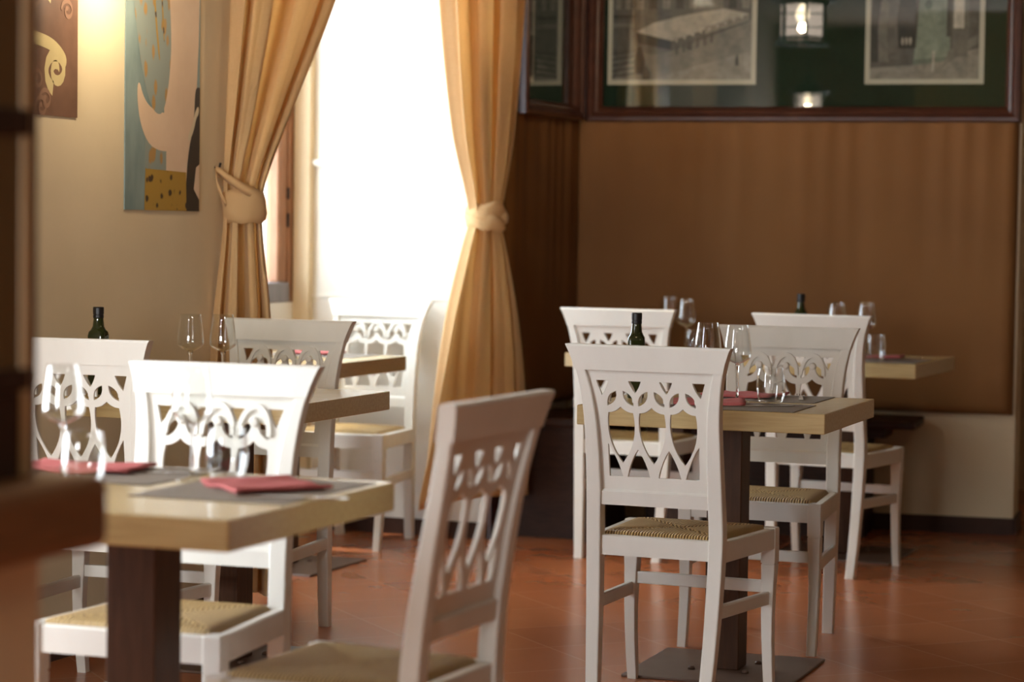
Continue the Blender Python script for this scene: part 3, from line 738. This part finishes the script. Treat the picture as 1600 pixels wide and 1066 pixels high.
# abstract composition of the same colours: teal ground, patterned blue-gold sail, blush field, black strip, gold foot
abstract = [
 (2, [(.52, .0), (.80, .0), (.99, .36), (.99, 1), (.46, 1), (.50, .40)]),
 (1, [(.26, 0), (.54, 0), (.54, .22), (.26, .22)]),
 (2, strip([(.16, .33), (.20, .27), (.30, .225), (.45, .21), (.62, .21), (.80, .225), (.90, .24)], [.02, .04, .05, .052, .05, .04, .02])),
 (1, [(.05, 1), (.06, .64), (.12, .50), (.20, .38), (.30, .29), (.40, .255), (.50, .26), (.57, .34), (.60, .44), (.58, .54), (.54, .66), (.55, .80), (.56, 1)]),
 (3, [(.80, .0), (1, .0), (1, .34), (.93, .34), (.92, .24), (.83, .15)]),
 (5, strip([(.985, .28), (.94, .265), (.91, .23), (.84, .195)], .012)),
 (4, strip([(.30, .90), (.33, .70), (.38, .52), (.44, .40)], .010)), (4, strip([(.42, .95), (.43, .75), (.46, .58), (.50, .45)], .008)),
 (4, [(.25, -.0), (.82, .0), (.81, .105), (.26, .11)]),
 (2, [(.92, .06), (1, .03), (1, .13), (.95, .12)]),
]
poster('wall_poster', 6.687, 7.177, 1.352, 2.55, abstract, PT, 'tall teal, blush and gold abstract poster beside the left curtain')
PB_ = [noisy('poster_brown', (.125, .055, .030), (.20, .095, .055), 7, .5, 0), wave_fill('poster_gold_waves', (.42, .25, .055), (.58, .40, .12), (.68, .52, .22), 9, 4), noisy('poster_pale_line', (.55, .43, .20), (.63, .50, .25), 9, .5, 0), noisy('poster_tan', (.24, .12, .07), (.30, .16, .10), 9, .5, 0)]
def spiral(cx, cz, r0, r1, a0, a1, n=26, asp=.50):
    return [(cx+(r0+(r1-r0)*i/n)*cos(a0+(a1-a0)*i/n), cz+asp*(r0+(r1-r0)*i/n)*sin(a0+(a1-a0)*i/n)) for i in range(n+1)]
swirls = [(1, [(.30, 0), (.46, .02), (.52, .08), (.47, .16), (.44, .26), (.46, .36), (.42, .50), (.35, .60), (.28, .55)])]
for c, z in ((.80, .12), (.78, .36)):
    sp = spiral(c, z, .015, .105, 0, 3.4*PI); swirls.append((2, strip(sp, [.010+.010*i/len(sp) for i in range(len(sp))])))
swirls.append((2, strip([(.47, .235), (.55, .20), (.66, .195), (.76, .185), (.84, .165), (.89, .14)], .017)))
swirls.append((2, strip([(.60, .46), (.74, .47), (.86, .44), (.89, .38)], .014)))
for c, z in ((.70, .04), (.62, .09), (.90, .28), (.60, .30), (.66, .02)):
    swirls.append((3, strip(spiral(c, z, .008, .06, 1, 3*PI), .006)))
poster('wall_poster', 5.80, 6.40, 1.624, 2.75, swirls, PB_, 'brown poster with golden spirals at the far upper left')

# ------------------------------------------------------------------ curtains
def curtain(name, label, levels, folds, amp, phase, seed, tie_z, nS=150, nZ=110):
    """levels: list of (z, left(x,y), right(x,y), fold depth); the cloth runs from left to right edge, folds stand out across it"""
    root = empty(name, (levels[0][1][0], levels[0][1][1], 0), 0, label, 'curtain')
    ox, oy = root.location.x, root.location.y
    rnd = random.Random(seed); fx = [rnd.uniform(-.25, .25) for _ in range(12)]; fa = [rnd.uniform(.65, 1.25) for _ in range(14)]
    zs = [z for z, *_ in levels]
    tabs = [[(l[0], g(l)) for l in levels] for g in (lambda l: l[1][0], lambda l: l[1][1], lambda l: l[2][0], lambda l: l[2][1], lambda l: l[3])]
    bm = bmesh.new(); uvl = bm.loops.layers.uv.new('UVMap'); G = []
    for j in range(nZ+1):
        z = zs[0]+(zs[-1]-zs[0])*j/nZ; lx, ly, rx, ry, dp = [smooth_interp(t, z) for t in tabs]
        nx, ny = (ry-ly), -(rx-lx); L = math.hypot(nx, ny); nx, ny = nx/L, ny/L
        row = []
        for i in range(nS+1):
            s = i/nS; ph = s*folds; k = int(ph) % 12
            q = ph+.22*sin(2*PI*s+phase)+.10*sin(2*PI*s*3+z*1.2+phase)
            c = cos(2*PI*q)
            w_ = (abs(c)**.62)*(1 if c > 0 else -1)*fa[int(q) % 14]
            lean = .28*sin(4*PI*q)/folds
            sx = s+lean*.55
            z_sag = 0
            row.append(bm.verts.new((lx+(rx-lx)*sx+nx*dp*w_-ox, ly+(ry-ly)*sx+ny*dp*w_-oy, z+.012*sin(6*s+seed)*(1 if j == 0 else 0))))
        G.append(row)
    for j in range(nZ):
        for i in range(nS):
            f = bm.faces.new((G[j][i], G[j][i+1], G[j+1][i+1], G[j+1][i])); f.smooth = True
            for l, (ii, jj) in zip(f.loops, ((i, j), (i+1, j), (i+1, j+1), (i, j+1))):
                l[uvl].uv = (ii/nS*1.3, zs[0]+(zs[-1]-zs[0])*jj/nZ)
    o = link('curtain_cloth', bm, M['curtain'], root)
    md = o.modifiers.new('thick', 'SOLIDIFY'); md.thickness = .003
    return root
def band(root, cx, cy, z0, z1, rx, ry, mat_, tilt=0, n=40, wob=.004, name='tieback', dirx=(1, 0)):
    bm = bmesh.new(); rings = []; ox, oy = root.location.x, root.location.y
    prof = [(-.004, 0), (.006, .10), (.010, .3), (.0085, .5), (.010, .72), (.006, .92), (-.004, 1)]
    for i in range(n):
        a = 2*PI*i/n; r = []
        for o_, k in prof:
            x = (rx+o_+wob*sin(3*a+k*5))*cos(a); y = (ry+o_+wob*sin(3*a+k*5))*sin(a)
            X = x*dirx[0]-y*dirx[1]; Y = x*dirx[1]+y*dirx[0]
            r.append((cx+X-ox, cy+Y-oy, z0+(z1-z0)*k+tilt*x+wob*.6*sin(5*a)))
        rings.append(r)
    rings.append(rings[0])
    loft(bm, rings, cap=False, closed=False)
    o = link(name, bm, M['curtain'], root, smooth=True)
    return o
vd = (.352, .936)   # heading used only to orient the oval of the gathered cloth
ax = (.94, -.34)
c1 = curtain('window_curtain', 'golden curtain left of the window, tied back to a hook on the poster wall',
   [(.06, (-3.80, 7.26), (-3.665, 7.42), .045), (.55, (-3.80, 7.25), (-3.662, 7.42), .045), (.95, (-3.795, 7.26), (-3.668, 7.42), .042), (1.28, (-3.785, 7.30), (-3.690, 7.40), .026), (1.37, (-3.783, 7.30), (-3.693, 7.40), .022), (1.46, (-3.783, 7.30), (-3.690, 7.42), .024), (1.7, (-3.775, 7.31), (-3.690, 7.60), .036), (2.1, (-3.765, 7.32), (-3.685, 7.93), .048), (2.85, (-3.75, 7.33), (-3.68, 8.45), .055)],
   3.4, 1, .4, 11, 1.37)
band(c1, -3.738, 7.352, 1.315, 1.425, .064, .062, M['curtain'], dirx=(.936, .352))
bm = bmesh.new(); ox, oy = c1.location.x, c1.location.y
st = [(-3.815, 7.29, 1.495), (-3.79, 7.275, 1.485), (-3.76, 7.27, 1.465), (-3.72, 7.275, 1.44), (-3.69, 7.30, 1.42), (-3.675, 7.34, 1.405)]
rings = []
for i, p in enumerate(st):
    h = .012+.010*i/5
    rings.append([(p[0]-ox, p[1]-oy, p[2]-h), (p[0]-ox+.004, p[1]-oy-.006, p[2]), (p[0]-ox, p[1]-oy, p[2]+h), (p[0]-ox-.004, p[1]-oy+.004, p[2])])
loft(bm, rings)
st = [(-3.815, 7.29, 1.49), (-3.80, 7.27, 1.45), (-3.785, 7.275, 1.41), (-3.77, 7.29, 1.37)]
loft(bm, [[(p[0]-ox, p[1]-oy, p[2]-.014), (p[0]-ox+.006, p[1]-oy-.004, p[2]), (p[0]-ox, p[1]-oy, p[2]+.014), (p[0]-ox-.003, p[1]-oy+.004, p[2])] for p in st])
link('tie_strap', bm, M['curtain'], c1, smooth=True)
bm = bmesh.new(); tube(bm, [(-3.818-ox, 7.293-oy, 1.50), (-3.80-ox, 7.29-oy, 1.50), (-3.795-ox, 7.288-oy, 1.515)], .004); link('wall_hook', bm, M['iron'], c1)
c2 = curtain('window_curtain', 'golden curtain right of the window, knotted at mid height against the brown panel',
   [(.20, (-3.70, 8.84), (-3.575, 9.60), .060), (.6, (-3.695, 8.93), (-3.57, 9.58), .055), (.95, (-3.69, 9.05), (-3.585, 9.54), .046), (1.25, (-3.675, 9.20), (-3.61, 9.46), .032), (1.34, (-3.665, 9.24), (-3.615, 9.42), .028), (1.43, (-3.665, 9.21), (-3.612, 9.45), .030), (1.7, (-3.67, 9.06), (-3.60, 9.53), .040), (2.24, (-3.67, 8.92), (-3.585, 9.60), .05), (2.85, (-3.66, 8.82), (-3.57, 9.64), .055)],
   2.7, 1, 2.1, 5, 1.35)
band(c2, -3.640, 9.33, 1.30, 1.365, .072, .085, M['curtain'], tilt=-.10, wob=.006, dirx=(.936, .352))
band(c2, -3.640, 9.33, 1.345, 1.41, .070, .083, M['curtain'], tilt=.16, wob=.006, dirx=(.936, .352))
bm = bmesh.new(); bmesh.ops.create_icosphere(bm, subdivisions=3, radius=.03)
for v in bm.verts: v.co = Vector((v.co.x*1.0-3.575-c2.location.x, v.co.y*.8+9.355-c2.location.y, v.co.z*1.25+1.355+.004*sin(v.co.x*200)))
link('tie_knot', bm, M['curtain'], c2, smooth=True)

# ------------------------------------------------------------------ lanterns
def lantern(x, y, zb, label, first=None):
    root = empty('hanging_lantern', (x, y, zb), 0, label, 'lantern', 'iron hanging lanterns')
    R = .078; H = .145; root.scale = (1.54, 1.54, 1.54)
    bm = bmesh.new()
    for z, r, h in ((0, R+.014, .014), (.018, R+.004, .010), (H-.01, R+.006, .014)):
        lathe(bm, [(r-.018, z), (r, z), (r, z+h), (r-.018, z+h), (r-.018, z)], 12)
    for k in range(6):
        a = 2*PI*k/6+.3; box(bm, -.005, .005, -.004, .004, .01, H, mat=Matrix.Translation((R*cos(a), R*sin(a), 0)) @ Matrix.Rotation(a, 4, 'Z'))
    for z in (.055, .10): lathe(bm, [(R-.002, z), (R+.002, z), (R+.002, z+.004), (R-.002, z+.004), (R-.002, z)], 24)
    link('lantern_cage', bm, M['iron'], root)
    bm = bmesh.new(); lathe(bm, [(.024, .002), (R-.01, .002), (R-.01, .010), (.024, .010), (.024, .002)], 24); link('lantern_floor', bm, M['iron'], root)
    bm = bmesh.new(); lathe(bm, [(R+.034, H), (R+.036, H+.006), (.06, H+.055), (.028, H+.075), (.022, H+.10), (.008, H+.11), (0, H+.11)], 24); lathe(bm, [(0, H+.002), (R+.034, H+.001)], 24); link('lantern_roof', bm, M['iron'], root)
    bm = bmesh.new(); lathe(bm, [(R-.006, .012), (R-.006, H)], 32); link('lantern_glass', bm, M['lantern_glass'], root, smooth=True)
    bm = bmesh.new(); lathe(bm, [(0, .075), (.010, .077), (.019, .088), (.023, .102), (.020, .116), (.012, .128), (.010, .138), (0, .139)], 20); link('bulb', bm, M['bulb'], root, smooth=True)
    bm = bmesh.new(); z = H+.105; k = 0
    while z*1.54+zb < 3.29:
        m4 = Matrix.Translation((0, 0, z+.014)) @ Matrix.Rotation(PI/2*(k % 2), 4, 'Z') @ Matrix.Rotation(PI/2, 4, 'X')
        n = 10; rings = []
        for i in range(n+1):
            a = 2*PI*i/n; c = Vector((.010*cos(a), .017*sin(a), 0)); d = Vector((cos(a), sin(a), 0))
            rings.append([m4 @ (c+d*.0025*cos(b_)+Vector((0, 0, .0025*sin(b_)))) for b_ in [2*PI*q/6 for q in range(6)]])
        loft(bm, rings, cap=False); z += .026; k += 1
    link('lantern_chain', bm, M['iron'], root)
    return root
lantern(-2.753, 8.782, 2.268, 'lit iron lantern mirrored large in the display glass between the two photographs')
lantern(-3.319, .225, 2.283, 'lit iron lantern mirrored small in the display glass just above its lower frame')

# ------------------------------------------------------------------ counter and cabinet in the near left corner
cm = bmesh.new(); box(cm, -2.60, -1.60, 2.20, 2.60, 0, .905); link('wall_counter', cm, M['plaster'], kind='structure')
bm = bmesh.new(); box(bm, -2.62, -1.535, 2.10, 2.665, .905, .999, bev=.018)
tag(link('counter_slab', bm, M['counter']), 'thick brown wooden counter slab on the low cream wall at the near left', 'counter')
cab = empty('wooden_cabinet', (-1.62, 2.40, .999), 0, 'tall brown wooden cabinet standing on the counter at the left edge', 'cabinet')
cI = Matrix.Translation((1.62, -2.40, -.999))
bm = bmesh.new(); box(bm, -2.35, -1.602, 2.12, 2.555, .999, 3.0, mat=cI); link('cabinet_body', bm, M['cabinet'], cab)
bm = bmesh.new(); box(bm, -1.66, -1.60, 2.555, 2.580, .999, 3.0, bev=.004, mat=cI); link('corner_post', bm, M['cabinet_light'], cab)
bm = bmesh.new(); box(bm, -1.66, -1.604, 2.58, 2.602, .999, 3.0, bev=.006, mat=cI); link('corner_post', bm, M['frame'], cab)
for z0, z1 in ((1.415, 1.45), (1.105, 1.135)):
    bm = bmesh.new(); box(bm, -1.64, -1.597, 2.12, 2.575, z0, z1, bev=.006, mat=cI); link('cabinet_rail', bm, M['darkwood'], cab)
bm = bmesh.new(); box(bm, -1.64, -1.599, 2.12, 2.553, .999, 1.105, mat=cI); link('cabinet_plinth', bm, M['darkwood'], cab)

# ------------------------------------------------------------------ light
w = bpy.data.worlds.new('sky'); S.world = w; w.use_nodes = True
bg = w.node_tree.nodes['Background']; bg.inputs['Color'].default_value = (.80, .90, 1, 1); bg.inputs['Strength'].default_value = 7.0
def area(name, loc, rot, sx, sy, power, col, spread=PI):
    l = bpy.data.lights.new(name, 'AREA'); l.shape = 'RECTANGLE'; l.size = sx; l.size_y = sy; l.energy = power; l.color = col; l.spread = spread
    o = bpy.data.objects.new(name, l); COL.objects.link(o); o.location = loc; o.rotation_euler = rot; return o
def point(name, loc, power, col, r=.03):
    l = bpy.data.lights.new(name, 'POINT'); l.energy = power; l.color = col; l.shadow_soft_size = r
    o = bpy.data.objects.new(name, l); COL.objects.link(o); o.location = loc; return o
# daylight through the recess window and the nearer left window
area('window_daylight', (-4.80, 8.6, 1.88), (0, -PI/2, 0), 1.7, 1.6, 30, (.88, .95, 1))
area('near_window_daylight', (-4.12, 3.75, 1.8), (0, -PI/2, 0), 2.3, 1.45, 45, (.97, .97, 1))
area('shopfront_daylight', (-2.0, -2.75, 1.72), (PI/2, 0, 0), 2.2, 1.1, 245, (1, .98, .95))
sl = bpy.data.lights.new('sun', 'SUN'); sl.energy = 5.5; sl.color = (1, .95, .86); sl.angle = .05
so = bpy.data.objects.new('sun', sl); COL.objects.link(so)
so.rotation_euler = Vector((1, .34, -2.6)).normalized().to_track_quat('-Z', 'Y').to_euler()
point('lantern_light', (-2.753, 8.782, 2.36), 30, (1, .74, .45), .02)
point('lantern_light', (-3.319, .225, 2.375), 30, (1, .74, .45), .02)
area('wall_lamp_light', (-3.54, 6.51, 2.14), (0, PI*.33, 0), .06, .12, 3.4, (1, .84, .58))
for x, y in ((-1.5, 4.6), (0.6, 6.5), (-2.8, 7.4), (.4, 2.0)):
    point('warm_fill_light', (x, y, 3.2), 6, (1, .74, .45), .05)  # added warm overhead fill, no fixtures belong to it

# ------------------------------------------------------------------ camera
cam = bpy.data.cameras.new('camera'); co = bpy.data.objects.new('camera', cam); COL.objects.link(co)
cam.sensor_width = 36; cam.sensor_fit = 'HORIZONTAL'; cam.lens = 3798/1600*36; cam.clip_start = .05
pitch, roll, yaw = .0468, .0142, .36
r = Vector((1, 0, 0)); f = Vector((0, cos(pitch), -sin(pitch))); u = Vector((0, sin(pitch), cos(pitch)))
r2 = r*cos(roll)+u*sin(roll); u2 = u*cos(roll)-r*sin(roll)
m3 = Matrix((r2, u2, -f)).transposed()
co.matrix_world = Matrix.Translation((0, 0, 1.314)) @ Matrix.Rotation(yaw, 4, 'Z') @ m3.to_4x4()
cam.dof.use_dof = True; cam.dof.focus_distance = 6.95; cam.dof.aperture_fstop = 2.8
S.camera = co
S.view_settings.view_transform = 'Standard'; S.view_settings.look = 'None'; S.view_settings.gamma = 1; S.view_settings.use_curve_mapping = False
S.view_settings.exposure = 0.48
S.cycles.max_bounces = 10; S.cycles.transparent_max_bounces = 24; S.cycles.transmission_bounces = 10; S.cycles.caustics_refractive = False
S.cycles.sample_clamp_indirect = 8
